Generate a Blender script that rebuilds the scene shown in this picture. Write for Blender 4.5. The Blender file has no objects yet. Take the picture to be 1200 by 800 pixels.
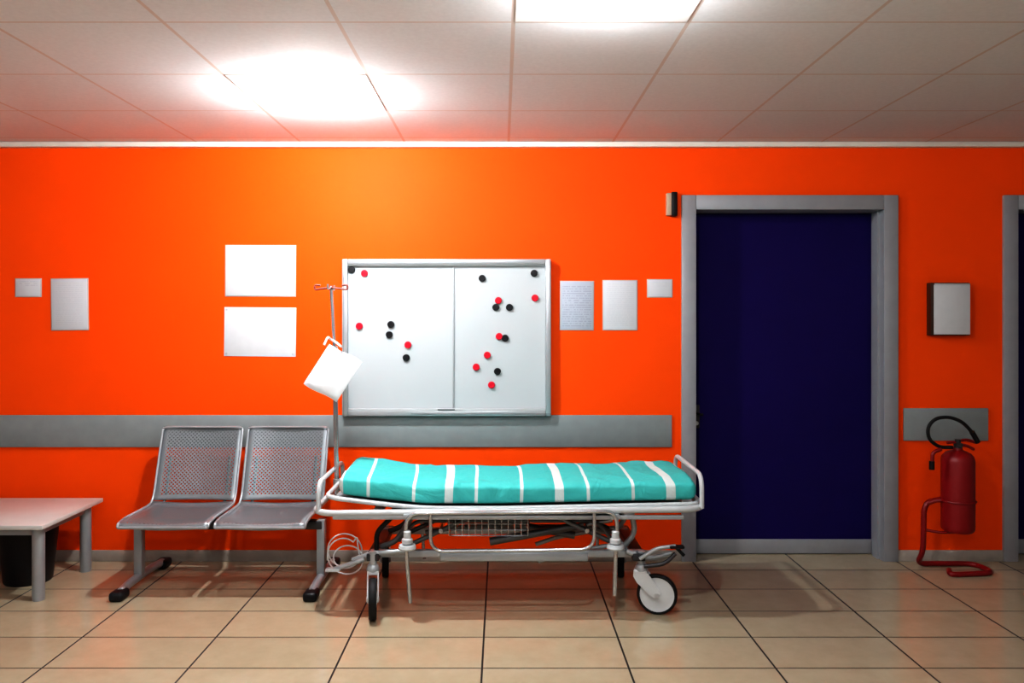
import bpy, bmesh, math
from mathutils import Vector, Matrix, noise

F=950.0; D=4.75; H=1.425; CX=588.0; CY=372.0
CEIL=2.445
def P(px,py,d=D):
    """measured point at distance d from the camera plane -> world"""
    return Vector(((px-CX)/F*d, d-D, H-(py-CY)/F*d))
def wx(px): return (px-CX)/200.0
def wz(py): return H-(py-CY)/200.0

sc=bpy.context.scene
col=sc.collection
sc.view_settings.view_transform='Standard'
sc.view_settings.look='High Contrast'
sc.view_settings.exposure=0.2

# ------------------------------------------------------------ materials
def new_mat(name):
    m=bpy.data.materials.new(name); m.use_nodes=True
    nt=m.node_tree; b=nt.nodes['Principled BSDF']
    return m,nt,b
def pmat(name,c,rough=0.5,metal=0.0,var=0.06,scale=12.0,bump=0.0,bscale=60.0,spec=0.5):
    m,nt,b=new_mat(name)
    b.inputs['Roughness'].default_value=rough
    b.inputs['Metallic'].default_value=metal
    b.inputs['Specular IOR Level'].default_value=spec
    tc=nt.nodes.new('ShaderNodeTexCoord')
    n=nt.nodes.new('ShaderNodeTexNoise'); n.inputs['Scale'].default_value=scale
    n.inputs['Detail'].default_value=4
    nt.links.new(tc.outputs['Object'],n.inputs['Vector'])
    r=nt.nodes.new('ShaderNodeValToRGB')
    r.color_ramp.elements[0].position=0.3; r.color_ramp.elements[1].position=0.7
    r.color_ramp.elements[0].color=(c[0]*(1-var),c[1]*(1-var),c[2]*(1-var),1)
    r.color_ramp.elements[1].color=(min(1,c[0]*(1+var)),min(1,c[1]*(1+var)),min(1,c[2]*(1+var)),1)
    nt.links.new(n.outputs['Fac'],r.inputs['Fac'])
    nt.links.new(r.outputs['Color'],b.inputs['Base Color'])
    if bump>0:
        n2=nt.nodes.new('ShaderNodeTexNoise'); n2.inputs['Scale'].default_value=bscale
        nt.links.new(tc.outputs['Object'],n2.inputs['Vector'])
        bp=nt.nodes.new('ShaderNodeBump'); bp.inputs['Strength'].default_value=bump
        bp.inputs['Distance'].default_value=0.01
        nt.links.new(n2.outputs['Fac'],bp.inputs['Height'])
        nt.links.new(bp.outputs['Normal'],b.inputs['Normal'])
    return m
def M(nt,op,a,b=None,c=None):
    n=nt.nodes.new('ShaderNodeMath'); n.operation=op
    for i,v in enumerate((a,b,c)):
        if v is None: continue
        if isinstance(v,(int,float)): n.inputs[i].default_value=v
        else: nt.links.new(v,n.inputs[i])
    return n.outputs[0]
def mixc(nt,fac,a,b):
    n=nt.nodes.new('ShaderNodeMix'); n.data_type='RGBA'
    if isinstance(fac,(int,float)): n.inputs[0].default_value=fac
    else: nt.links.new(fac,n.inputs[0])
    for i,v in ((6,a),(7,b)):
        if isinstance(v,tuple): n.inputs[i].default_value=(v[0],v[1],v[2],1)
        else: nt.links.new(v,n.inputs[i])
    return n.outputs[2]
def line_mask(nt,coord,off,step,width):
    # 1 on a line
    t=M(nt,'DIVIDE',M(nt,'SUBTRACT',coord,off),step)
    fr=M(nt,'FRACT',M(nt,'ADD',t,100.5))
    dd=M(nt,'ABSOLUTE',M(nt,'SUBTRACT',fr,0.5))
    return M(nt,'LESS_THAN',dd,width/step/2)
def pos_xyz(nt):
    g=nt.nodes.new('ShaderNodeNewGeometry')
    s=nt.nodes.new('ShaderNodeSeparateXYZ')
    nt.links.new(g.outputs['Position'],s.inputs[0])
    return g.outputs['Position'],s.outputs[0],s.outputs[1],s.outputs[2]

# painted wall
m_wall=pmat('orange_paint',(0.95,0.092,0.002),0.6,0,0.02,3,0.06,90,0.15)
m_cream=pmat('cream_paint',(0.40,0.39,0.38),0.7,0,0.03,3,0.1,90)

# floor
m_floor,nt,b=new_mat('floor_tiles')
pos,X,Y,Z=pos_xyz(nt)
lx=line_mask(nt,X,-0.08,0.597,0.008)
ly=line_mask(nt,Y,-0.493,0.32,0.008)
n=nt.nodes.new('ShaderNodeTexNoise'); n.inputs['Scale'].default_value=7; n.inputs['Detail'].default_value=9; n.inputs['Roughness'].default_value=0.7
nt.links.new(pos,n.inputs['Vector'])
cr=nt.nodes.new('ShaderNodeValToRGB')
cr.color_ramp.elements[0].position=0.3; cr.color_ramp.elements[0].color=(0.40,0.34,0.235,1)
cr.color_ramp.elements[1].position=0.7; cr.color_ramp.elements[1].color=(0.46,0.395,0.28,1)
nt.links.new(n.outputs['Fac'],cr.inputs['Fac'])
# per tile tint
tx=M(nt,'FLOOR',M(nt,'DIVIDE',M(nt,'ADD',X,0.08),0.597)); ty=M(nt,'FLOOR',M(nt,'DIVIDE',M(nt,'ADD',Y,0.493),0.32))
cb=nt.nodes.new('ShaderNodeCombineXYZ'); nt.links.new(tx,cb.inputs[0]); nt.links.new(ty,cb.inputs[1])
wn=nt.nodes.new('ShaderNodeTexWhiteNoise'); nt.links.new(cb.outputs[0],wn.inputs['Vector'])
tf=M(nt,'MULTIPLY',wn.outputs['Value'],0.18)
c1=mixc(nt,tf,cr.outputs['Color'],(0.32,0.25,0.17))
c2=mixc(nt,ly,c1,(0.055,0.038,0.022))
c3=mixc(nt,lx,c2,(0.010,0.010,0.010))
nt.links.new(c3,b.inputs['Base Color'])
anyl=M(nt,'MAXIMUM',lx,ly)
n3=nt.nodes.new('ShaderNodeTexNoise'); n3.inputs['Scale'].default_value=5; nt.links.new(pos,n3.inputs['Vector'])
nt.links.new(M(nt,'ADD',M(nt,'MULTIPLY_ADD',anyl,0.5,0.07),M(nt,'MULTIPLY',n3.outputs['Fac'],0.10)),b.inputs['Roughness'])
bp=nt.nodes.new('ShaderNodeBump'); bp.inputs['Strength'].default_value=0.4; bp.inputs['Distance'].default_value=0.002; bp.invert=True
nt.links.new(anyl,bp.inputs['Height']); nt.links.new(bp.outputs['Normal'],b.inputs['Normal'])

# ceiling
m_ceil,nt,b=new_mat('ceiling_tiles')
pos,X,Y,Z=pos_xyz(nt)
lx=line_mask(nt,X,0.04,0.605,0.014); ly=line_mask(nt,Y,-0.75,0.6,0.011)
n=nt.nodes.new('ShaderNodeTexNoise'); n.inputs['Scale'].default_value=60; n.inputs['Detail'].default_value=3
nt.links.new(pos,n.inputs['Vector'])
cr=nt.nodes.new('ShaderNodeValToRGB')
cr.color_ramp.elements[0].position=0.3; cr.color_ramp.elements[0].color=(0.71,0.74,0.765,1)
cr.color_ramp.elements[1].position=0.7; cr.color_ramp.elements[1].color=(0.75,0.78,0.805,1)
nt.links.new(n.outputs['Fac'],cr.inputs['Fac'])
c=mixc(nt,M(nt,'MULTIPLY',M(nt,'MAXIMUM',lx,ly),0.85),cr.outputs['Color'],(0.64,0.55,0.50))
nt.links.new(c,b.inputs['Base Color']); b.inputs['Roughness'].default_value=0.9; b.inputs['Specular IOR Level'].default_value=0.2

m_lamp,nt,b=new_mat('halo_globe_glow')
oi=nt.nodes.new('ShaderNodeObjectInfo'); so=nt.nodes.new('ShaderNodeSeparateColor'); nt.links.new(oi.outputs['Color'],so.inputs[0])
b.inputs['Base Color'].default_value=(0.7,0.7,0.7,1)
b.inputs['Emission Color'].default_value=(0.96,0.98,1.0,1)
nt.links.new(M(nt,'MULTIPLY',so.outputs[0],900.0),b.inputs['Emission Strength'])
m_panel=pmat('lamp_tile',(0.88,0.88,0.88),0.9,0,0.01,spec=0.1)

m_grey=pmat('grey_guard',(0.27,0.30,0.305),0.5,0,0.05)
m_frame=pmat('grey_door_frame',(0.33,0.34,0.365),0.4,0.1,0.04)
m_alu=pmat('aluminium',(0.55,0.56,0.58),0.35,0.6,0.04)
m_navy=pmat('navy_laminate',(0.012,0.005,0.085),0.7,0,0.03,5,spec=0.15)
m_base=pmat('baseboard_grey_beige',(0.40,0.36,0.32),0.5,0,0.08)
m_corn=pmat('cornice_white',(0.76,0.71,0.64),0.6,0,0.03)
m_white=pmat('white_enamel',(0.50,0.52,0.53),0.28,0,0.03)
m_hub=pmat('white_hub',(0.62,0.63,0.64),0.35,0,0.03)
m_board=pmat('white_board',(0.49,0.52,0.54),0.3,0,0.01,2,spec=0.3)
m_divider=pmat('divider_plastic',(0.40,0.42,0.44),0.3,0,0.02)
m_silver=pmat('silver_paint',(0.42,0.44,0.46),0.3,0.35,0.03)
m_chrome=pmat('chrome_tube',(0.55,0.57,0.60),0.18,0.85,0.03)
m_paper=pmat('paper',(0.63,0.645,0.67),0.7,0,0.02,20)
m_sleeve=pmat('plastic_sleeve_edge',(0.52,0.48,0.46),0.3,0,0.02)
m_black=pmat('black_plastic',(0.010,0.010,0.012),0.45,0,0.1,spec=0.3)
m_rubber=pmat('black_rubber',(0.014,0.014,0.015),0.6,0,0.1,spec=0.3)
m_red=pmat('red_enamel',(0.24,0.006,0.009),0.38,0,0.05,spec=0.45)
m_dred=pmat('red_plastic',(0.60,0.008,0.03),0.35,0,0.05,spec=0.35)
m_table=pmat('table_pale_laminate',(0.56,0.55,0.53),0.3,0,0.03)
m_leg=pmat('grey_leg_paint',(0.34,0.36,0.38),0.3,0.3,0.04)
m_dark=pmat('dark_metal',(0.06,0.06,0.065),0.4,0.5,0.1)
m_mid=pmat('grey_mechanism_metal',(0.17,0.175,0.18),0.35,0.5,0.08)
m_brown=pmat('dark_brown_wood',(0.055,0.022,0.012),0.5,0,0.2)
m_beige=pmat('beige_plastic',(0.50,0.38,0.28),0.5,0,0.03)
m_bag=pmat('white_cloth',(0.72,0.73,0.76),0.8,0,0.03,20,0.1,30)
m_bin=pmat('bin_plastic',(0.010,0.009,0.011),0.45,0,0.1,spec=0.3)
m_orange=pmat('reddish_hook_coating',(0.16,0.03,0.02),0.4,0,0.05)

def printed(name,period,ink,x0,x1,z0,z1,paper=(0.61,0.63,0.67)):
    m,nt,b=new_mat(name)
    tc=nt.nodes.new('ShaderNodeTexCoord'); s=nt.nodes.new('ShaderNodeSeparateXYZ')
    nt.links.new(tc.outputs['Object'],s.inputs[0]); X,Z=s.outputs[0],s.outputs[2]
    fr=M(nt,'FRACT',M(nt,'ADD',M(nt,'DIVIDE',Z,period),50))
    bar=M(nt,'LESS_THAN',fr,0.45)
    row=M(nt,'FLOOR',M(nt,'ADD',M(nt,'DIVIDE',Z,period),50))
    cb=nt.nodes.new('ShaderNodeCombineXYZ'); nt.links.new(M(nt,'MULTIPLY',X,90.0),cb.inputs[0]); nt.links.new(M(nt,'MULTIPLY',row,7.3),cb.inputs[1])
    n=nt.nodes.new('ShaderNodeTexNoise'); n.inputs['Scale'].default_value=1.0
    nt.links.new(cb.outputs[0],n.inputs['Vector'])
    w=M(nt,'GREATER_THAN',n.outputs['Fac'],0.45)
    k=M(nt,'MULTIPLY',bar,w)
    for v,lo,hi in ((X,x0,x1),(Z,z0,z1)):
        k=M(nt,'MULTIPLY',k,M(nt,'GREATER_THAN',v,lo)); k=M(nt,'MULTIPLY',k,M(nt,'LESS_THAN',v,hi))
    nt.links.new(mixc(nt,M(nt,'MULTIPLY',k,ink),paper,(0.20,0.22,0.32)),b.inputs['Base Color'])
    b.inputs['Roughness'].default_value=0.6
    return m

# perforated metal
m_perf,nt,b=new_mat('perforated_steel')
uv=nt.nodes.new('ShaderNodeUVMap'); uv.uv_map='metres'
nu=nt.nodes.new('ShaderNodeUVMap'); nu.uv_map='unit'
s=nt.nodes.new('ShaderNodeSeparateXYZ'); nt.links.new(uv.outputs[0],s.inputs[0])
s2=nt.nodes.new('ShaderNodeSeparateXYZ'); nt.links.new(nu.outputs[0],s2.inputs[0])
pitch=0.021
# diagonal grid of round holes
ua=M(nt,'DIVIDE',M(nt,'ADD',s.outputs[0],s.outputs[1]),pitch)
va=M(nt,'DIVIDE',M(nt,'SUBTRACT',s.outputs[0],s.outputs[1]),pitch)
u=M(nt,'SUBTRACT',M(nt,'FRACT',M(nt,'ADD',ua,50.0)),0.5)
v=M(nt,'SUBTRACT',M(nt,'FRACT',M(nt,'ADD',va,50.0)),0.5)
rr=M(nt,'SQRT',M(nt,'ADD',M(nt,'MULTIPLY',u,u),M(nt,'MULTIPLY',v,v)))
hole=M(nt,'LESS_THAN',rr,0.30)
for o in (s2.outputs[0],s2.outputs[1]):
    hole=M(nt,'MULTIPLY',hole,M(nt,'GREATER_THAN',o,0.07)); hole=M(nt,'MULTIPLY',hole,M(nt,'LESS_THAN',o,0.93))
b.inputs['Base Color'].default_value=(0.28,0.305,0.325,1); b.inputs['Metallic'].default_value=0.45; b.inputs['Roughness'].default_value=0.3
tr=nt.nodes.new('ShaderNodeBsdfTransparent'); mx=nt.nodes.new('ShaderNodeMixShader')
nt.links.new(hole,mx.inputs[0]); nt.links.new(b.outputs[0],mx.inputs[1]); nt.links.new(tr.outputs[0],mx.inputs[2])
nt.links.new(mx.outputs[0],nt.nodes['Material Output'].inputs['Surface'])

# striped sheet (object coordinates = world along x)
m_sheet,nt,b=new_mat('striped_sheet')
tc=nt.nodes.new('ShaderNodeTexCoord'); s=nt.nodes.new('ShaderNodeSeparateXYZ')
nt.links.new(tc.outputs['Object'],s.inputs[0])
nz=nt.nodes.new('ShaderNodeTexNoise'); nz.inputs['Scale'].default_value=2.0; nz.inputs['Detail'].default_value=0; nt.links.new(tc.outputs['Object'],nz.inputs['Vector'])
xx=M(nt,'ADD',s.outputs[0],M(nt,'MULTIPLY',M(nt,'SUBTRACT',nz.outputs['Fac'],0.5),0.05))
xx=M(nt,'ADD',xx,M(nt,'MULTIPLY',s.outputs[1],0.05))
k=line_mask(nt,xx,0.268,0.535,0.042)
k=M(nt,'MAXIMUM',k,line_mask(nt,xx,0.268+0.137,0.535,0.016))
k=M(nt,'MAXIMUM',k,line_mask(nt,xx,0.268+0.36,0.535,0.016))
nt.links.new(mixc(nt,k,(0.055,0.45,0.435),(0.60,0.68,0.67)),b.inputs['Base Color'])
b.inputs['Roughness'].default_value=0.75
n2=nt.nodes.new('ShaderNodeTexNoise'); n2.inputs['Scale'].default_value=7; n2.inputs['Detail'].default_value=4; n2.inputs['Distortion'].default_value=1.2
nt.links.new(tc.outputs['Object'],n2.inputs['Vector'])
bp=nt.nodes.new('ShaderNodeBump'); bp.inputs['Strength'].default_value=0.6; bp.inputs['Distance'].default_value=0.025
nt.links.new(n2.outputs['Fac'],bp.inputs['Height']); nt.links.new(bp.outputs['Normal'],b.inputs['Normal'])

# ------------------------------------------------------------ builder
def fillet(pts,r,n=6,cyclic=False):
    pts=[Vector(p) for p in pts]; out=[]; N=len(pts)
    for i,p in enumerate(pts):
        if not cyclic and (i==0 or i==N-1): out.append(p); continue
        a=pts[(i-1)%N]; c=pts[(i+1)%N]
        la=(a-p).length; lc=(c-p).length
        rr=min(r,la*0.48,lc*0.48)
        s=p+(a-p).normalized()*rr; e=p+(c-p).normalized()*rr
        for k in range(n+1):
            t=k/n; out.append(s*(1-t)**2+p*2*t*(1-t)+e*t*t)
    return out
class MB:
    def __init__(s): s.bm=bmesh.new(); s.mats=[]
    def add(s,t,mat,mtx=None):
        if mat not in s.mats: s.mats.append(mat)
        i=s.mats.index(mat)
        for f in t.faces: f.material_index=i; f.smooth=True
        bmesh.ops.recalc_face_normals(t,faces=t.faces)
        if mtx is not None: bmesh.ops.transform(t,matrix=mtx,verts=t.verts)
        me=bpy.data.meshes.new('tmp'); t.to_mesh(me); t.free()
        s.bm.from_mesh(me); bpy.data.meshes.remove(me); return s
    def box(s,x0,x1,y0,y1,z0,z1,mat,bev=0,mtx=None,seg=2):
        t=bmesh.new(); bmesh.ops.create_cube(t,size=1)
        for v in t.verts:
            v.co=Vector(((x0+x1)/2+v.co.x*(x1-x0),(y0+y1)/2+v.co.y*(y1-y0),(z0+z1)/2+v.co.z*(z1-z0)))
        if bev>0: bmesh.ops.bevel(t,geom=list(t.edges),offset=bev,segments=seg,affect='EDGES',profile=0.5)
        return s.add(t,mat,mtx)
    def tube(s,pts,r,mat,cyclic=False,fil=0,seg=12,mtx=None,n=6,r_end=None):
        if fil>0: pts=fillet(pts,fil,n,cyclic)
        pts=[Vector(p) for p in pts]
        q=[pts[0]]
        for p in pts[1:]:
            if (p-q[-1]).length>1e-5: q.append(p)
        if cyclic and (q[0]-q[-1]).length<1e-5: q.pop()
        pts=q; N=len(pts); t=bmesh.new(); rings=[]
        def tan(i):
            if cyclic: return (pts[(i+1)%N]-pts[(i-1)%N]).normalized()
            if i==0: return (pts[1]-pts[0]).normalized()
            if i==N-1: return (pts[-1]-pts[-2]).normalized()
            return ((pts[i+1]-pts[i]).normalized()+(pts[i]-pts[i-1]).normalized()).normalized()
        T=tan(0); up=Vector((0,0,1)) if abs(T.z)<0.9 else Vector((1,0,0))
        nrm=T.cross(up).normalized()
        for i in range(N):
            T2=tan(i)
            nrm=(nrm-T2*nrm.dot(T2)).normalized(); bn=T2.cross(nrm)
            rad=r if r_end is None else r+(r_end-r)*i/(N-1)
            rings.append([t.verts.new(pts[i]+(nrm*math.cos(a)+bn*math.sin(a))*rad) for a in [2*math.pi*k/seg for k in range(seg)]])
        R=N if cyclic else N-1
        # find best twist for cyclic closure
        sh=0
        if cyclic:
            sh=min(range(seg),key=lambda k:(rings[0][k].co-rings[-1][0].co).length)
        for i in range(R):
            A=rings[i]; B=rings[(i+1)%N]; o=sh if (cyclic and i==N-1) else 0
            for k in range(seg):
                t.faces.new((A[k],A[(k+1)%seg],B[(k+1+o)%seg],B[(k+o)%seg]))
        if not cyclic:
            t.faces.new(rings[0]); t.faces.new(rings[-1])
        return s.add(t,mat,mtx)
    def lathe(s,prof,mat,origin=(0,0,0),axis=(0,0,1),seg=32,mtx=None,arc=None):
        t=bmesh.new(); rings=[]
        for r,z in prof:
            rings.append([t.verts.new((max(r,1e-5)*math.cos(2*math.pi*k/seg),max(r,1e-5)*math.sin(2*math.pi*k/seg),z)) for k in range(seg)])
        for a,bb in zip(rings,rings[1:]):
            for k in range(seg): t.faces.new((a[k],a[(k+1)%seg],bb[(k+1)%seg],bb[k]))
        bmesh.ops.remove_doubles(t,verts=t.verts,dist=1e-4)
        m=Matrix.Translation(Vector(origin))@Vector((0,0,1)).rotation_difference(Vector(axis)).to_matrix().to_4x4()
        if mtx is not None: m=mtx@m
        return s.add(t,mat,m)
    def prism(s,poly,y0,y1,mat,bev=0,mtx=None):
        t=bmesh.new()
        a=[t.verts.new((p[0],y0,p[1])) for p in poly]; bb=[t.verts.new((p[0],y1,p[1])) for p in poly]
        t.faces.new(a); t.faces.new(bb); n=len(poly)
        for k in range(n): t.faces.new((a[k],a[(k+1)%n],bb[(k+1)%n],bb[k]))
        if bev>0: bmesh.ops.bevel(t,geom=list(t.edges),offset=bev,segments=2,affect='EDGES')
        return s.add(t,mat,mtx)
    def sphere(s,c,r,mat,sc=(1,1,1),mtx=None,us=20,vs=12):
        t=bmesh.new(); bmesh.ops.create_uvsphere(t,u_segments=us,v_segments=vs,radius=r)
        for v in t.verts: v.co=Vector((v.co.x*sc[0]+c[0],v.co.y*sc[1]+c[1],v.co.z*sc[2]+c[2]))
        return s.add(t,mat,mtx)
    def obj(s,name,parent=None,origin=None,sharp=40,**props):
        if origin is None:
            mn=[min(v.co[i] for v in s.bm.verts) for i in range(3)]; mxx=[max(v.co[i] for v in s.bm.verts) for i in range(3)]
            origin=Vector(((mn[0]+mxx[0])/2,(mn[1]+mxx[1])/2,mn[2]))
        origin=Vector(origin)
        bmesh.ops.translate(s.bm,vec=-origin,verts=s.bm.verts)
        me=bpy.data.meshes.new(name); s.bm.to_mesh(me); s.bm.free()
        for m in s.mats: me.materials.append(m)
        me.set_sharp_from_angle(angle=math.radians(sharp))
        o=bpy.data.objects.new(name,me); col.objects.link(o)
        o.location=origin
        if parent is not None:
            o.parent=parent; pw=world_loc(parent); o.location=origin-pw
        for k,v in props.items(): o[k]=v
        return o
def world_loc(o):
    l=Vector(o.location)
    while o.parent is not None: o=o.parent; l=l+Vector(o.location)
    return l
def empty(name,loc,parent=None,**props):
    o=bpy.data.objects.new(name,None); col.objects.link(o); o.empty_display_size=0.1
    o.location=Vector(loc)
    if parent is not None: o.parent=parent; o.location=Vector(loc)-world_loc(parent)
    for k,v in props.items(): o[k]=v
    return o

# ------------------------------------------------------------ room shell
XL,XR,YF=-3.9,4.7,-6.6
d1=(wx(798),wx(1051),wz(229)); d2=(wx(1174),wx(1174)+(d1[1]-d1[0]),wz(229))
cas=0.085
b=MB()
def hole(d): return d[0]+0.03,d[1]-0.03,d[2]-0.03
h1=hole(d1); h2=hole(d2)
WT=0.2
b.box(XL,h1[0],0,WT,0,CEIL,m_wall); b.box(h1[1],h2[0],0,WT,0,CEIL,m_wall); b.box(h2[1],XR,0,WT,0,CEIL,m_wall)
b.box(h1[0],h1[1],0,WT,h1[2],CEIL,m_wall); b.box(h2[0],h2[1],0,WT,h2[2],CEIL,m_wall)
b.obj('wall_back',kind='structure')
MB().box(XL-0.1,XL,YF,WT,0,CEIL,m_cream).obj('wall_left',kind='structure')
MB().box(XR,XR+0.1,YF,WT,0,CEIL,m_cream).obj('wall_right',kind='structure')
MB().box(XL-0.1,XR+0.1,YF-0.1,YF,0,CEIL,m_cream).obj('wall_front',kind='structure')
MB().box(XL-0.1,XR+0.1,YF-0.1,0.4,-0.1,0,m_floor).obj('floor',kind='structure')
MB().box(XL-0.1,XR+0.1,YF-0.1,0.4,CEIL,CEIL+0.1,m_ceil).obj('ceiling',kind='structure')
# cornice
t=MB()
t.box(XL,XR,-0.045,0,CEIL-0.028,CEIL,m_corn,0.004)
t.obj('trim_1',kind='structure')
# wall guard strips
MB().box(XL,wx(787),-0.012,0,wz(523.5),wz(486),m_grey,0.003).obj('trim_2',kind='structure')
MB().box(wx(1058),wx(1157),-0.012,0,wz(516),wz(478),m_grey,0.003).obj('trim_3',kind='structure')
# baseboard
bb=MB()
for a,c in ((XL,d1[0]),(d1[1],d2[0]),(d2[1],XR)):
    bb.box(a,c,-0.014,0,0,0.065,m_base,0.003)
bb.obj('baseboard_back',kind='structure')

def door(name,d):
    x0,x1,z1=d
    e=empty(name,((x0+x1)/2,0,0),kind='structure')
    f=MB()
    pl=-0.022
    # casing
    f.box(x0,x0+cas,pl,0.0,0,z1,m_frame,0.004)
    f.box(x1-cas,x1,pl,0.0,0,z1,m_frame,0.004)
    f.box(x0+cas,x1-cas,pl,0.0,z1-cas,z1,m_frame,0.004)
    # jamb lining
    f.box(x0+cas-0.05,x0+cas,0,0.2,0,z1-cas,m_frame)
    f.box(x1-cas,x1-cas+0.05,0,0.2,0,z1-cas,m_frame)
    f.box(x0+cas-0.05,x1-cas+0.05,0,0.2,z1-cas,z1-cas+0.05,m_frame)
    # stop bead
    f.box(x1-cas-0.012,x1-cas,0.04,0.10,0,z1-cas,m_frame)
    f.obj('door_frame',e)
    lx0,lx1=x0+cas+0.002,x1-cas-0.002
    l=MB(); l.box(lx0,lx1,0.14,0.185,0.09,z1-cas-0.003,m_navy); l.obj('door_leaf',e)
    k=MB(); k.box(lx0,lx1,0.132,0.185,0.004,0.09,m_frame,0.003); k.obj('kick_plate',e)
    h=MB(); hx=lx0+0.035; hz=wz(487)
    h.box(hx-0.02,hx+0.02,0.13,0.14,hz-0.09,hz+0.05,m_dark,0.004)
    h.tube([(hx,0.135,hz),(hx,0.09,hz),(hx+0.03,0.085,hz-0.005)],0.008,m_black,fil=0.02)
    h.lathe([(0,0),(0.012,0),(0.012,0.008),(0,0.008)],m_alu,(hx,0.13,hz-0.06),(0,-1,0),16)
    h.obj('door_handle',e)
door('door_1',d1); door('door_2',d2)

# ------------------------------------------------------------ ceiling lights: white tile, with a bright globe added to throw a halo
lamps=[(-0.8675,-1.05,1.6),(0.3425,-2.25,0.66),(-0.8675,-3.45,0.46),(0.3425,-4.65,0.5),(-0.8675,-5.85,0.42),(2.7625,-4.65,0.38),(-3.2,-4.65,0.30)]  # first two lamps are in view; the rest are unseen, added for room light
e=empty('ceiling_light',(lamps[0][0],lamps[0][1],CEIL),label="bright lamp in a plain white ceiling tile, with a globe added for its halo",category="ceiling light",group="lamps set in white ceiling tiles")
b=MB(); b.box(-0.2955,0.2955,-0.294,0.294,-0.0012,0,m_panel); op=b.obj('lamp_tile',None,origin=(0,0,0)); op.parent=e
b=MB(); b.sphere((0,0,-0.034),0.045,m_lamp,(1,1,0.68),us=20,vs=10); od=b.obj('halo_globe',None,origin=(0,0,0)); od.parent=e; od.color=(lamps[0][2],)*3+(1,)
for x,y,pw in lamps[1:]:
    c=e.copy(); col.objects.link(c); c.location=(x,y,CEIL)
    for o in (od,op):
        k=o.copy(); k.parent=c; col.objects.link(k); k.color=(pw,pw,pw,1)

# ------------------------------------------------------------ notice board
bx0,bx1,bz0,bz1=P(400,0,4.68).x,P(646,0,4.68).x,P(0,488,4.68).z,P(0,303,4.68).z
e=empty('notice_board',((bx0+bx1)/2,0,bz0),label="white magnetic notice board in a silver frame with sliding panes",category="notice board")
f=MB(); w=0.032
f.box(bx0,bx0+w,-0.055,0,bz0,bz1,m_silver,0.006); f.box(bx1-w,bx1,-0.055,0,bz0,bz1,m_silver,0.006)
f.box(bx0+w,bx1-w,-0.055,0,bz1-w,bz1,m_silver,0.006); f.box(bx0+w,bx1-w,-0.055,0,bz0,bz0+w,m_silver,0.006)
f.box(bx0+w-0.002,bx1-w+0.002,-0.046,-0.028,bz0+w,bz0+w+0.010,m_white,0.002)
f.box(bx0+w-0.002,bx1-w+0.002,-0.046,-0.028,bz1-w-0.006,bz1-w,m_white,0.002)
f.box(bx0+w*0.3,bx0+w*0.36,-0.0565,-0.054,bz0,bz1,m_mid); f.box(bx0+0.4,bx1,-0.0565,-0.054,bz0+0.012,bz0+0.015,m_mid)
f.obj('board_frame',e)
MB().box(bx0+w,bx1-w,-0.022,0,bz0+w,bz1-w,m_board).obj('board_panel',e)
dx=P(531,0,4.7).x
MB().box(dx-0.005,dx+0.005,-0.030,-0.022,bz0+w+0.010,bz1-w-0.006,m_divider,0.002).obj('pane_divider',e)
MB().box(dx-0.09,dx+0.01,-0.052,-0.045,bz0+w+0.002,bz0+w+0.009,m_mid,0.002).obj('pane_handle',e)
# magnets
mg=[(412,316,0),(427,320,1),(565,326,0),(626,320,0),(627,349,1),(584,352,1),(581,360,0),(597,360,0),(458,380,0),(421,382,1),(456,392,0),(585,394,1),(592,396,0),(478,404,1),(476,419,0),(571,416,1),(558,430,1),(583,435,0),(576,451,1)]
proto={}
for px,py,r in mg:
    p=P(px,py,4.72); p.y=-0.022
    if r not in proto:
        b=MB(); b.lathe([(0,0),(0.019,0),(0.0205,0.003),(0.0205,0.010),(0.018,0.014),(0.012,0.0145),(0.010,0.0125),(0,0.0125)],m_dred if r else m_black,(0,0,0),(0,-1,0),24)
        o=b.obj('magnet',None,origin=(0,0,0)); proto[r]=o
        o['label']=("red" if r else "black")+" round plastic magnet stuck on the notice board"; o['category']='magnet'; o['group']='round magnets on the notice board'
    else:
        o=proto[r].copy(); col.objects.link(o)
    o.location=p

# ------------------------------------------------------------ papers on the wall
def sheet(name,x0,y0,x1,y1,mat,label,cat,sleeve=True,pins=False,rot=0):
    X0,X1,Z0,Z1=wx(x0),wx(x1),wz(y1),wz(y0)
    b=MB(); e=0.006 if sleeve else 0
    c=Vector(((X0+X1)/2,0,(Z0+Z1)/2)); hw=(X1-X0)/2; hh=(Z1-Z0)/2
    if sleeve: b.box(-hw,hw,-0.004,0.002,-hh,hh,m_sleeve,0.001)
    b.box(-hw+e,hw-e,-0.007 if sleeve else -0.005,-0.003 if sleeve else 0.002,-hh+e,hh-e,mat,0.0008)
    if pins:
        for sx in (-1,1):
            for sz in (-1,1):
                b.lathe([(0,0),(0.006,0),(0.006,0.004),(0,0.005)],m_alu,(sx*(hw-0.015),-0.004,sz*(hh-0.015)),(0,-1,0),12)
    o=b.obj(name,None,origin=(0,0,0)); o.location=c; o.rotation_euler=(0,rot,0)
    o['label']=label; o['category']=cat
mp1=printed('printed_list',0.0135,0.38,-0.085,0.085,-0.13,0.12,(0.46,0.50,0.58))
mp2=printed('faint_print',0.012,0.08,-0.08,0.08,-0.12,0.13)
mp3=printed('small_print',0.011,0.22,-0.055,0.055,0.01,0.045)
mp4=printed('small_blank',0.011,0.06,-0.055,0.055,0.01,0.045)
sheet('notice_sheet',264,287,347,347.5,m_paper,"wide blank white notice in a clear sleeve on orange wall","notice",True,rot=0.004)
sheet('notice_sheet',263,360,347,417.5,m_paper,"wide blank white notice pinned at its corners below another","notice",False,True,rot=0.01)
sheet('notice_sheet',18,326,49,348,mp3,"small white card with faint print on orange wall","notice")
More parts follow.
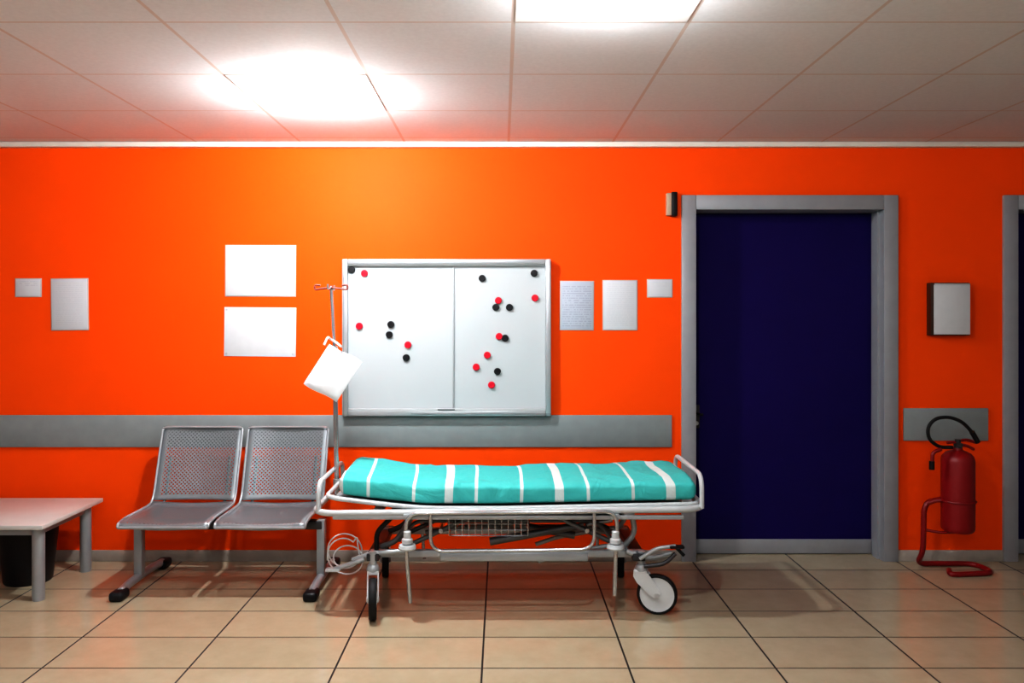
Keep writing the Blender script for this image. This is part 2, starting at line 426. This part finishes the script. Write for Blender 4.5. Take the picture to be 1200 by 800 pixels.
sheet('notice_sheet',60,326,104,387,mp2,"upright white sheet in clear sleeve beside a small card","notice",rot=-0.01)
sheet('notice_sheet',656,329,696,387,mp1,"upright printed list sheet beside the notice board","notice",rot=0.006)
sheet('notice_sheet',706,328,747,387,mp2,"upright nearly blank sheet in clear sleeve beside printed list","notice")
sheet('notice_sheet',758,327,788,348.5,mp4,"small nearly blank white card beside the door","notice")

# door sensor / bell
e=empty('door_sensor',(wx(786),0,wz(254)),label="small beige and black plastic unit on wall by door corner",category="sensor")
MB().box(wx(780),wx(786),-0.035,0.002,wz(253),wz(227),m_beige,0.004).obj('sensor_base',e)
MB().box(wx(785.5),wx(792),-0.045,0.002,wz(254),wz(226),m_black,0.005).obj('sensor_cover',e)

# file box on the right wall
d=4.69
x0,x1,z0,z1=P(1092,0,d).x,P(1138,0,d).x,P(0,393,d).z,P(0,331,d).z
e=empty('wall_document_holder',((x0+x1)/2,0,z0),label="dark brown wall document holder with blank white sheet",category="document holder")
f=MB(); f.box(x0,x1,-0.05,0,z0,z1,m_brown,0.004); f.obj('holder_box',e)
MB().box(x0+0.016,x1-0.002,-0.056,-0.05,z0+0.006,z1-0.012,m_paper,0.001).obj('paper_sheet',e)
MB().box(x0+0.02,x1-0.004,-0.058,-0.05,z1-0.012,z1-0.004,m_alu,0.001).obj('clip',e)

# ------------------------------------------------------------ waiting bench
e=empty('waiting_bench',(-1.46,-0.42,0),label="two-seat grey perforated metal waiting bench on tubular feet",category="bench")
def shell(name,xa,xb,prof,crown,taper=0.0):
    pts=fillet([Vector((0,p[0],p[1])) for p in prof],0.05,6)
    L=[0]
    for a,c in zip(pts,pts[1:]): L.append(L[-1]+(c-a).length)
    n=14; t=bmesh.new(); uvm=t.loops.layers.uv.new('metres'); uvn=t.loops.layers.uv.new('unit')
    g=[]
    for i,p in enumerate(pts):
        row=[]
        for j in range(n+1):
            u=j/n; x=xa+(xb-xa)*u
            s=math.sin(math.pi*u)
            v=t.verts.new((x,p.y+crown*s*(1 if name=='backrest' else 0),p.z-(crown*0.7*s if name=='seat' else 0)))
            row.append((v,(u*(xb-xa),L[i]),(u,L[i]/L[-1])))
        g.append(row)
    for i in range(len(pts)-1):
        for j in range(n):
            q=[g[i][j],g[i][j+1],g[i+1][j+1],g[i+1][j]]
            f=t.faces.new([a[0] for a in q]); f.smooth=True
            for lp,a in zip(f.loops,q): lp[uvm].uv=a[1]; lp[uvn].uv=a[2]
    me=bpy.data.meshes.new(name); t.to_mesh(me); t.free(); me.materials.append(m_perf)
    o=bpy.data.objects.new(name,me); col.objects.link(o)
    o.parent=e; o.location=-world_loc(e)
    md=o.modifiers.new('thickness','SOLIDIFY'); md.thickness=0.003; md.offset=0
    return o
for xa in (-1.932,-1.444):
    xb=xa+0.455
    shell('backrest',xa,xb,[(-0.135,0.795),(-0.12,0.80),(-0.135,0.76),(-0.245,0.45),(-0.27,0.415)],0.025)
    shell('seat',xa,xb,[(-0.27,0.412),(-0.32,0.395),(-0.60,0.40),(-0.665,0.392),(-0.675,0.365)],0.015)
    r=MB()
    r.tube([(xa,-0.29,0.40),(xa,-0.262,0.425),(xa,-0.245,0.45),(xa,-0.128,0.79),(xa+0.02,-0.118,0.80),(xb-0.02,-0.118,0.80),(xb,-0.128,0.79),(xb,-0.245,0.45),(xb,-0.262,0.425),(xb,-0.29,0.40)],0.0065,m_leg,fil=0.03,seg=8)
    r.obj('backrest_rim',e)
    r=MB()
    r.tube([(xa,-0.29,0.402),(xa,-0.33,0.397),(xa,-0.60,0.398),(xa,-0.67,0.385),(xa,-0.675,0.368),(xb,-0.675,0.368),(xb,-0.67,0.385),(xb,-0.60,0.398),(xb,-0.33,0.397),(xb,-0.29,0.402)],0.0075,m_leg,fil=0.03,seg=8)
    for xs in (xa+0.06,xb-0.06):
        r.box(xs-0.006,xs+0.006,-0.60,-0.28,0.345,0.385,m_dark,0.002)
        r.tube([(xs,-0.30,0.36),(xs,-0.235,0.42),(xs,-0.16,0.64)],0.009,m_dark,fil=0.05,seg=8)
    r.obj('seat_rim',e)
MB().box(-1.95,-0.955,-0.45,-0.39,0.30,0.345,m_dark,0.006).obj('beam',e)
for x in (-1.935,-0.963):
    g=MB()
    g.box(x-0.022,x+0.022,-0.445,-0.395,0.05,0.35,m_leg,0.006)
    g.tube([(x,-0.64,0.032),(x,-0.55,0.045),(x,-0.28,0.045),(x,-0.13,0.032)],0.022,m_leg,fil=0.06,seg=12)
    lo=g.obj('leg',e)
    for y0,y1 in ((-0.70,-0.60),(-0.17,-0.07)):
        q=MB(); q.box(x-0.035,x+0.035,y0,y1,0.0,0.048,m_black,0.016,seg=3); q.obj('foot_pad',lo)

# ------------------------------------------------------------ low table + bin
e=empty('low_table',(-2.6,-0.41,0),label="low square pale laminate table with grey metal legs",category="table")
MB().box(-2.93,-2.285,-0.72,-0.10,0.368,0.392,m_table,0.004).obj('table_top',e)
ap=MB(); ap.box(-2.87,-2.345,-0.67,-0.65,0.33,0.368,m_leg); ap.box(-2.87,-2.345,-0.17,-0.15,0.33,0.368,m_leg)
ap.box(-2.345,-2.33,-0.67,-0.15,0.33,0.368,m_leg); ap.box(-2.88,-2.865,-0.67,-0.15,0.33,0.368,m_leg); ap.obj('apron',e)
for x in (-2.85,-2.34):
    for y in (-0.655,-0.19):
        g=MB(); g.lathe([(0,0.0),(0.028,0.0),(0.03,0.008),(0.03,0.368),(0,0.368)],m_leg,(x,y,0),(0,0,1),20); g.obj('leg',e)
e=empty('waste_bin',(-2.57,-0.35,0),label="black plastic waste bin standing under the low table",category="waste bin")
g=MB(); g.lathe([(0,0),(0.115,0),(0.12,0.01),(0.15,0.30),(0.145,0.30),(0.115,0.015),(0,0.015)],m_bin,(-2.57,-0.35,0),seg=36)
g.obj('bin_body',e)
g=MB(); g.lathe([(0.143,0.295),(0.158,0.295),(0.16,0.305),(0.158,0.318),(0.143,0.318),(0.143,0.295)],m_black,(-2.57,-0.35,0),seg=36); g.obj('bin_rim',e)

# ------------------------------------------------------------ stretcher
YN,YFAR=-0.91,-0.27
S=empty('hospital_stretcher',(0.05,-0.59,0),label="white and chrome wheeled hospital stretcher with folded side rails",category="stretcher")
zf=lambda x: 0.497+0.02*(x+0.9)/1.8
f=MB()
loop=[(-0.90,YN,zf(-.9)),(0.97,YN,zf(.97)),(0.97,YFAR,zf(.97)),(-0.90,YFAR,zf(-.9))]
f.tube(loop,0.0155,m_white,cyclic=True,fil=0.13,n=8,seg=14)
f.box(-0.80,0.86,YN-0.011,YN+0.011,0.470,0.49,m_silver,0.004)
for x in (-0.6,-0.2,0.2,0.6): f.box(x-0.02,x+0.02,YN,YFAR,0.475,0.5,m_silver,0.003)
f.obj('bed_frame',S)
MB().box(-0.55,0.60,-0.84,-0.34,0.462,0.474,m_dark,0.003).obj('under_bed_shade',S)  # added dark plate standing in for the shade beneath the bed
f=MB()
zb=lambda x: 0.522+ (0.055*((-0.35-x)/0.5)**1.2 if x<-0.35 else 0)+(0.02*(x/0.95) if x>0 else 0)
pl=[]
for y,dirn in ((YN+0.025,1),(YFAR-0.02,-1)):
    xs=[-0.84,-0.7,-0.55,-0.4,-0.3,0,0.4,0.8,0.945]
    if dirn<0: xs=xs[::-1]
    pl+= [(x,y,zb(x)-0.006) for x in xs]
f.tube(pl,0.0115,m_white,cyclic=True,fil=0.09,n=6,seg=10)
f.box(-0.34,0.90,YN+0.06,YFAR-0.05,0.50,0.508,m_silver)
f.box(0,0.47,YN+0.06,YFAR-0.05,0,0.008,m_silver,mtx=Matrix.Translation((-0.34,0,0.50))@Matrix.Rotation(math.radians(180+6.5),4,'Y')@Matrix.Translation((0,0,-0.008)))
f.obj('mattress_base',S)
def uhandle(x,zt,zbm,lean,name):
    h=MB(); h.tube([(x,YN+0.03,zbm),(x+lean,YN+0.03,zt),(x+lean,YFAR-0.02,zt),(x,YFAR-0.02,zbm)],0.0115,m_white,fil=0.09,n=8,seg=12)
    h.obj(name,S)
uhandle(0.955,0.672,0.515,0.0,'push_handle')
uhandle(-0.875,0.635,0.495,0.0,'push_handle')
for yy,s in ((YN-0.03,-1),(YFAR+0.03,1)):
    r=MB()
    r.tube([(-0.43,yy,0.085),(-0.447,yy,0.30),(-0.452,yy,0.505),(0.545,yy,0.515),(0.535,yy,0.30),(0.53,yy,0.12)],0.0095,m_chrome,fil=0.07,seg=12,n=8)
    r.tube([(-0.335,yy+0.004,0.50),(-0.335,yy+0.004,0.325),(0.435,yy+0.004,0.335),(0.435,yy+0.004,0.51)],0.0085,m_chrome,fil=0.07,seg=12,n=8)
    for xa in (-0.444,0.534):
        r.lathe([(0,0.36),(0.018,0.36),(0.026,0.368),(0.026,0.385),(0.018,0.39),(0.018,0.42),(0.013,0.425),(0,0.425)],m_white,(xa,yy,0),(0,0,1),20)
        r.lathe([(0,0.335),(0.038,0.337),(0.042,0.345),(0.038,0.358),(0,0.36)],m_white,(xa,yy,0),(0,0,1),20)
        r.box(xa-0.02,xa+0.02,min(yy,yy-s*0.05),max(yy,yy-s*0.05),0.475,0.50,m_silver,0.004)
    r.obj('side_rail',S)
# chassis
c=MB()
for yy in (-0.80,-0.38):
    c.box(-0.64,0.68,yy-0.02,yy+0.02,0.262,0.295,m_silver,0.005)
for x in (-0.62,0.66):
    c.box(x-0.03,x+0.03,-0.86,-0.32,0.255,0.29,m_dark,0.005)
c.box(-0.30,0.42,-0.83,-0.79,0.245,0.285,m_silver,0.008)
c.tube([(-0.72,-0.84,0.255),(-0.62,-0.84,0.29),(-0.45,-0.84,0.30)],0.013,m_silver,fil=0.05)
c.tube([(0.60,-0.84,0.30),(0.70,-0.84,0.26),(0.82,-0.84,0.29)],0.012,m_silver,fil=0.04)
c.obj('chassis',S)
# lifting arms, one object per bar
def arm(pts,r,mat,fil=0):
    k=MB(); k.tube(pts,r,mat,fil=fil); k.obj('lifting_arm',S)
for yy in (-0.74,-0.44):
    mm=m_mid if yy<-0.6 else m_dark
    arm([(-0.60,yy,0.29),(-0.52,yy,0.32),(-0.42,yy,0.48)],0.014,mm,0.04)
    arm([(-0.50,yy,0.28),(-0.10,yy,0.465)],0.012,mm)
    arm([(0.62,yy,0.28),(0.22,yy,0.465)],0.012,mm)
    arm([(0.60,yy,0.29),(0.66,yy,0.36),(0.64,yy,0.48)],0.014,m_silver,0.04)
    arm([(0.18,yy,0.22),(0.30,yy,0.26),(0.60,yy,0.31)],0.011,m_silver,0.04)
arm([(-0.40,-0.50,0.30),(-0.20,-0.50,0.33),(0.45,-0.50,0.33),(0.58,-0.50,0.30)],0.012,m_mid,0.05)
arm([(-0.52,-0.66,0.30),(-0.44,-0.66,0.40),(0.48,-0.66,0.40),(0.56,-0.66,0.30)],0.010,m_mid,0.05)
for x,z in ((-0.3,0.375),(0.42,0.375)):
    k=MB(); k.tube([(x,-0.76,z),(x,-0.42,z)],0.011,m_chrome); k.obj('cross_shaft',S)
for q in (-1,1):
    k=MB(); k.tube([(0.16-q*0.22,-0.58-q*0.06,0.29),(0.16+q*0.22,-0.58-q*0.06,0.37)],0.020,m_mid,seg=16); k.tube([(0.16+q*0.22,-0.58-q*0.06,0.37),(0.16+q*0.40,-0.58-q*0.06,0.40)],0.012,m_chrome)
    k.obj('hydraulic_piston',S)
# wire basket
w=MB(); bx=(-0.27,0.14); by=(-0.80,-0.50)
for z,ins in ((0.455,0),(0.42,0.004),(0.39,0.008),(0.36,0.012)):
    w.tube([(bx[0]+ins,by[0]+ins,z),(bx[1]-ins,by[0]+ins,z),(bx[1]-ins,by[1]-ins,z),(bx[0]+ins,by[1]-ins,z)],0.003 if z<0.45 else 0.005,m_chrome,cyclic=True,fil=0.02,seg=6,n=3)
for i in range(13):
    x=bx[0]+0.012+(bx[1]-bx[0]-0.024)*i/12
    w.tube([(x,by[0],0.455),(x,by[0]+0.012,0.36),(x,by[1]-0.012,0.36),(x,by[1],0.455)],0.002,m_chrome,seg=6)
w.tube([(bx[0]+0.005,-0.65,0.455),(bx[0]+0.005,-0.65,0.47)],0.004,m_chrome,seg=6); w.tube([(bx[1]-0.005,-0.65,0.455),(bx[1]-0.005,-0.65,0.47)],0.004,m_chrome,seg=6)
w.obj('wire_basket',S)
# pedals
p=MB()
p.tube([(0.66,-0.87,0.27),(0.74,-0.88,0.325),(0.83,-0.88,0.335)],0.010,m_silver,fil=0.03)
p.tube([(0.68,-0.87,0.235),(0.78,-0.88,0.25),(0.83,-0.88,0.30)],0.010,m_dark,fil=0.03)
p.box(0.80,0.87,-0.90,-0.86,0.325,0.338,m_black,0.005)
p.tube([(0.83,-0.88,0.33),(0.87,-0.88,0.29)],0.008,m_rubber)
p.obj('foot_pedal',S)
p=MB()
p.tube([(-0.66,-0.87,0.27),(-0.72,-0.88,0.25),(-0.80,-0.88,0.225)],0.012,m_silver,fil=0.03)
p.box(-0.84,-0.77,-0.90,-0.86,0.215,0.23,m_white,0.005)
p.obj('foot_pedal',S)
p=MB(); p.tube([(-0.61,-0.80,0.29),(-0.61,-0.80,0.38),(-0.56,-0.80,0.43),(-0.53,-0.80,0.46)],0.012,m_rubber,fil=0.05); p.obj('release_lever',S)
# casters
def caster(x,y,ang,name='caster'):
    R=0.096; off=0.075
    E=empty(name,(x,y,0),S)
    m=Matrix.Translation((x,y,0))@Matrix.Rotation(ang,4,'Z')
    wc=(off,0,R)
    b=MB()
    b.lathe([(R-0.014,-0.017),(R-0.006,-0.018),(R,-0.010),(R,0.010),(R-0.006,0.018),(R-0.014,0.017),(R-0.014,-0.017)],m_rubber,wc,(0,1,0),40,mtx=m)
    b.lathe([(0,-0.020),(0.02,-0.021),(0.03,-0.018),(R-0.018,-0.014),(R-0.012,-0.017),(R-0.012,0.017),(R-0.018,0.014),(0.03,0.018),(0.02,0.021),(0,0.020)],m_hub,wc,(0,1,0),40,mtx=m)
    b.obj('wheel',E)
    b=MB()
    for sy in (-1,1):
        y0,y1=(0.021,0.028) if sy>0 else (-0.028,-0.021)
        poly=[(-0.035,0.20),(0.03,0.20),(0.055,0.17),(off+0.02,R+0.01),(off+0.012,R-0.016),(off-0.012,R-0.016),(off-0.035,R+0.0),(-0.02,0.15),(-0.038,0.18)]
        b.prism(poly,y0,y1,m_hub,0.002,m)
    b.box(-0.036,0.03,-0.028,0.028,0.192,0.21,m_hub,0.005,m)
    b.lathe([(0,-0.03),(0.012,-0.03),(0.012,0.03),(0,0.03)],m_alu,wc,(0,1,0),16,mtx=m)
    b.obj('fork',E)
    b=MB(); b.lathe([(0,0.205),(0.030,0.205),(0.032,0.215),(0.026,0.235),(0.019,0.24),(0.019,0.30),(0,0.30)],m_silver,(x,y,0),(0,0,1),24); b.obj('stem',E)
    return E
caster(-0.62,-0.845,math.radians(-82))
caster(0.675,-0.83,math.radians(-14))
caster(-0.63,-0.36,math.radians(98))
caster(0.645,-0.36,math.radians(82))
# iv pole
p=MB()
base=P(395,560,4.2); mid=P(392,410,4.2); top=P(388,337,4.2)
p.tube([(base.x,base.y,0.50),mid],0.0125,m_chrome,seg=14)
p.tube([mid-(top-mid)*0.05,top],0.0085,m_chrome,seg=12)
p.lathe([(0,-0.02),(0.018,-0.02),(0.020,0),(0.015,0.02),(0,0.02)],m_silver,mid,(0,0,1),16)
p.lathe([(0,-0.03),(0.02,-0.03),(0.02,0.03),(0,0.03)],m_silver,(base.x,base.y,0.56),(0,0,1),16)
p.tube([(base.x,base.y,0.50),(base.x-0.01,base.y,0.497),(-0.905,base.y,0.497)],0.012,m_silver)
pole=p.obj('iv_pole',S)
h=MB()
for s in (-1,1):
    h.tube([top,(top.x+s*0.05,top.y,top.z-0.004),(top.x+s*0.085,top.y,top.z-0.012),(top.x+s*0.085,top.y,top.z+0.016),(top.x+s*0.055,top.y,top.z+0.012)],0.0055,m_orange,fil=0.015,seg=8)
    h.tube([top,(top.x,top.y+s*0.05,top.z-0.004),(top.x,top.y+s*0.08,top.z-0.012),(top.x,top.y+s*0.08,top.z+0.016)],0.005,m_chrome,fil=0.015,seg=8)
h.sphere(top,0.013,m_orange)
h.obj('hook',pole)

# mattress
def mattress():
    t=bmesh.new(); xa,xb=-0.785,0.938; y0,y1=YN+0.04,YFAR-0.025; th=0.104
    NX=130; hw=(y1-y0)/2; yc=(y0+y1)/2; rings=[]
    npt=72
    for i in range(NX+1):
        u=i/NX
        x=xa+(xb-xa)*u
        e=min(x-xa,xb-x); rr=0.04
        k=1.0
        if e<rr: k=math.sqrt(max(0,1-((rr-e)/rr)**2))
        z0=zb(x)
        ring=[]
        for j in range(npt):
            a=2*math.pi*j/npt
            ca,sa=math.cos(a),math.sin(a); pw=2/5.5
            cy=math.copysign(abs(ca)**pw,ca); cz=math.copysign(abs(sa)**pw,sa)
            yy=yc+cy*(hw-0.03*(1-k)); zz=z0+th/2+cz*(th/2)*(0.5+0.5*k)
            nz=noise.noise(Vector((x*5,yy*5,zz*6)))*0.009+noise.noise(Vector((x*12+yy*6,yy*6,zz*12)))*0.003
            fold=abs(noise.noise(Vector((x*6+yy*3,yy*4,2.0))))
            nz+=0.005*max(0,0.15-fold)/0.15
            if sa>0: zz+=nz+0.006*math.sin(math.pi*(cy+1)/2)
            yy+=noise.noise(Vector((x*9,zz*9,3)))*0.007
            ring.append(t.verts.new((x,yy,zz)))
        rings.append(ring)
    for a,c in zip(rings,rings[1:]):
        for j in range(npt): t.faces.new((a[j],a[(j+1)%npt],c[(j+1)%npt],c[j]))
    t.faces.new(rings[0]); t.faces.new(rings[-1])
    return t
b=MB(); b.add(mattress(),m_sheet)
o=b.obj('stretcher_mattress',None,origin=(0,-0.59,0.5),sharp=70,label="thin mattress in turquoise sheet with white stripes on the stretcher",category="mattress")

# bag on the pole
BC=P(390,437,4.12)
def bag():
    t=bmesh.new(); n=18; ang=math.radians(32.5); w,h=0.19,0.24
    for s in (-1,1):
        g=[]
        for i in range(n+1):
            row=[]
            for j in range(n+1):
                u=j/n-0.5; v=i/n-0.5
                ed=min(0.5-abs(u),0.5-abs(v))*2
                puff=0.005*min(1,ed*6)**0.6
                nz=noise.noise(Vector((u*2.5,v*2.5,1.0)))*0.008
                x=u*w; z=v*h+0.006*math.sin(u*5)
                row.append(t.verts.new((x,s*puff+nz+0.04*(v+0.1)**2,z)))
            g.append(row)
        for i in range(n):
            for j in range(n): t.faces.new((g[i][j],g[i][j+1],g[i+1][j+1],g[i+1][j]))
    bmesh.ops.remove_doubles(t,verts=t.verts,dist=0.0005)
    m=Matrix.Translation(BC)@Matrix.Rotation(math.radians(8),4,'Z')@Matrix.Rotation(ang,4,'Y')
    return t,m
E=empty('hanging_bag',BC,label="flat white tilted cloth bag hanging from the stretcher's pole",category="bag")
t,m=bag()
b=MB(); b.add(t,m_bag,m); b.obj('bag_body',E,sharp=80)
b=MB()
b.tube([P(380,404,4.12),P(384,394,4.14),Vector((mid.x-0.014,mid.y-0.022,mid.z+0.055)),Vector((mid.x+0.012,mid.y-0.018,mid.z+0.04)),P(400,406,4.12)],0.006,m_bag,fil=0.02,seg=8)
b.obj('strap',E)

# coiled tube hanging at the chassis end
b=MB(); c0=P(404,652,3.93); pts=[]
for i in range(90):
    a=i/90*2*math.pi*2.6+1.0; r=0.072+0.018*math.sin(i*0.11); 
    pts.append((c0.x+0.012*math.sin(i*0.07)+r*math.cos(a)*1.05,c0.y+i*0.0006,c0.z+r*math.sin(a)+0.01*math.cos(i*0.09)))
pts.append((-0.66,c0.y+0.06,0.27))
b.tube(pts,0.0036,m_hub,seg=8)
b.tube([pts[0],(pts[0][0]+0.02,c0.y-0.005,c0.z+0.10),(-0.70,c0.y,0.335),(-0.69,c0.y,0.27)],0.0036,m_hub,fil=0.03,seg=8)
b.obj('coiled_hose',None,label="thin white hose coiled and hung from stretcher chassis end",category="hose")

# ------------------------------------------------------------ fire extinguisher
d=4.55; yc=d-D
E=empty('fire_extinguisher',(P(1122,0,d).x,yc,0),label="red fire extinguisher with black hose on a tubular floor stand",category="fire extinguisher")
cx=P(1122.5,0,d).x; zb0=P(0,622,d).z; zt=P(0,527,d).z; R=0.086
b=MB()
b.lathe([(0,zb0+0.012),(0.03,zb0+0.006),(R-0.012,zb0),(R-0.002,zb0+0.012),(R,zb0+0.03),(R,zt-0.06),(R*0.94,zt-0.036),(R*0.75,zt-0.016),(R*0.42,zt-0.004),(0.026,zt),(0.024,zt+0.012),(0,zt+0.012)],m_red,(cx,yc,0),seg=40)
b.obj('cylinder',E)
b=MB()
b.lathe([(0,0),(0.022,0),(0.022,0.025),(0.015,0.03),(0.015,0.05),(0,0.05)],m_dark,(cx,yc,zt+0.01),seg=20)
b.lathe([(0,0),(0.013,0),(0.013,0.01),(0,0.012)],m_dark,(cx,yc-0.02,zt+0.03),(0,-1,0),18)
b.tube([(cx-0.06,yc,zt+0.04),(cx-0.02,yc,zt+0.045),(cx,yc,zt+0.035)],0.008,m_red,fil=0.01,seg=8)
b.obj('valve',E)
b=MB()
b.tube([(cx,yc,zt+0.05),(cx+0.05,yc,zt+0.058),(cx+0.105,yc,zt+0.04)],0.008,m_red,fil=0.02,seg=8)
b.tube([(cx,yc,zt+0.03),(cx+0.05,yc,zt+0.025),(cx+0.09,yc,zt+0.002)],0.008,m_red,fil=0.02,seg=8)
b.obj('lever',E)
b=MB()
hp=[P(1116,524,d-.03),P(1100,524,d-.05),P(1088,514,d-.06),P(1087,500,d-.06),P(1096,490,d-.06),P(1112,488,d-.06),P(1128,494,d-.06),P(1139,506,d-.06),P(1145,516,d-.05)]
b.tube(hp,0.0095,m_rubber,fil=0.05,seg=12)
b.tube([P(1139,506,d-.06),P(1146,518,d-.05)],0.0135,m_black,seg=12)
b.obj('hose',E)
b=MB(); b.tube([P(1103,526,d-.06),P(1093,530,d-.06),P(1092,549,d-.06)],0.010,m_red,fil=0.02,seg=10); b.tube([P(1092,540,d-.06),P(1092,550,d-.06)],0.014,m_black,seg=10); b.obj('nozzle',E)
# stand
b=MB(); sx=P(1086,0,d).x; rr=0.0145
b.tube([(cx-R+0.01,yc+0.03,0.40),(sx+0.02,yc+0.03,0.385),(sx,yc+0.03,0.34),(sx-0.005,yc+0.03,0.10),(sx-0.005,-0.10,rr),(cx+0.15,-0.10,rr),(cx+0.165,-0.27,rr),(cx-0.10,-0.30,rr),(cx-0.06,-0.22,rr)],rr,m_red,fil=0.07,n=8,seg=12)
b.tube([Vector((cx-R-0.004,yc,0.40)),(cx-R-0.03,yc+0.015,0.395),(sx+0.01,yc+0.03,0.37)],0.011,m_red,fil=0.02,seg=10)
for zz in (0.40,):
    ring=[(cx+(R+0.004)*math.cos(a),yc+(R+0.004)*math.sin(a),zz) for a in [2*math.pi*i/32 for i in range(32)]]
    b.tube(ring,0.005,m_red,cyclic=True,seg=8)
b.tube([(cx,yc,zb0),(cx,yc,zb0-0.008),(cx-R-0.02,yc,zb0-0.008),(sx,yc+0.03,zb0)],0.008,m_red,fil=0.02,seg=8)
b.obj('stand',E)

# ------------------------------------------------------------ world + camera
w=bpy.data.worlds.new('world'); sc.world=w; w.use_nodes=True
w.node_tree.nodes['Background'].inputs[0].default_value=(0.8,0.85,1,1); w.node_tree.nodes['Background'].inputs[1].default_value=0.1
cam=bpy.data.cameras.new('camera'); co=bpy.data.objects.new('camera',cam); col.objects.link(co)
co.location=(0,-D,H); co.rotation_euler=(math.radians(90),0,0)
cam.sensor_width=36; cam.lens=F/1200*36; cam.shift_x=12/1200; cam.shift_y=-28/1200; cam.clip_start=0.05
sc.camera=co
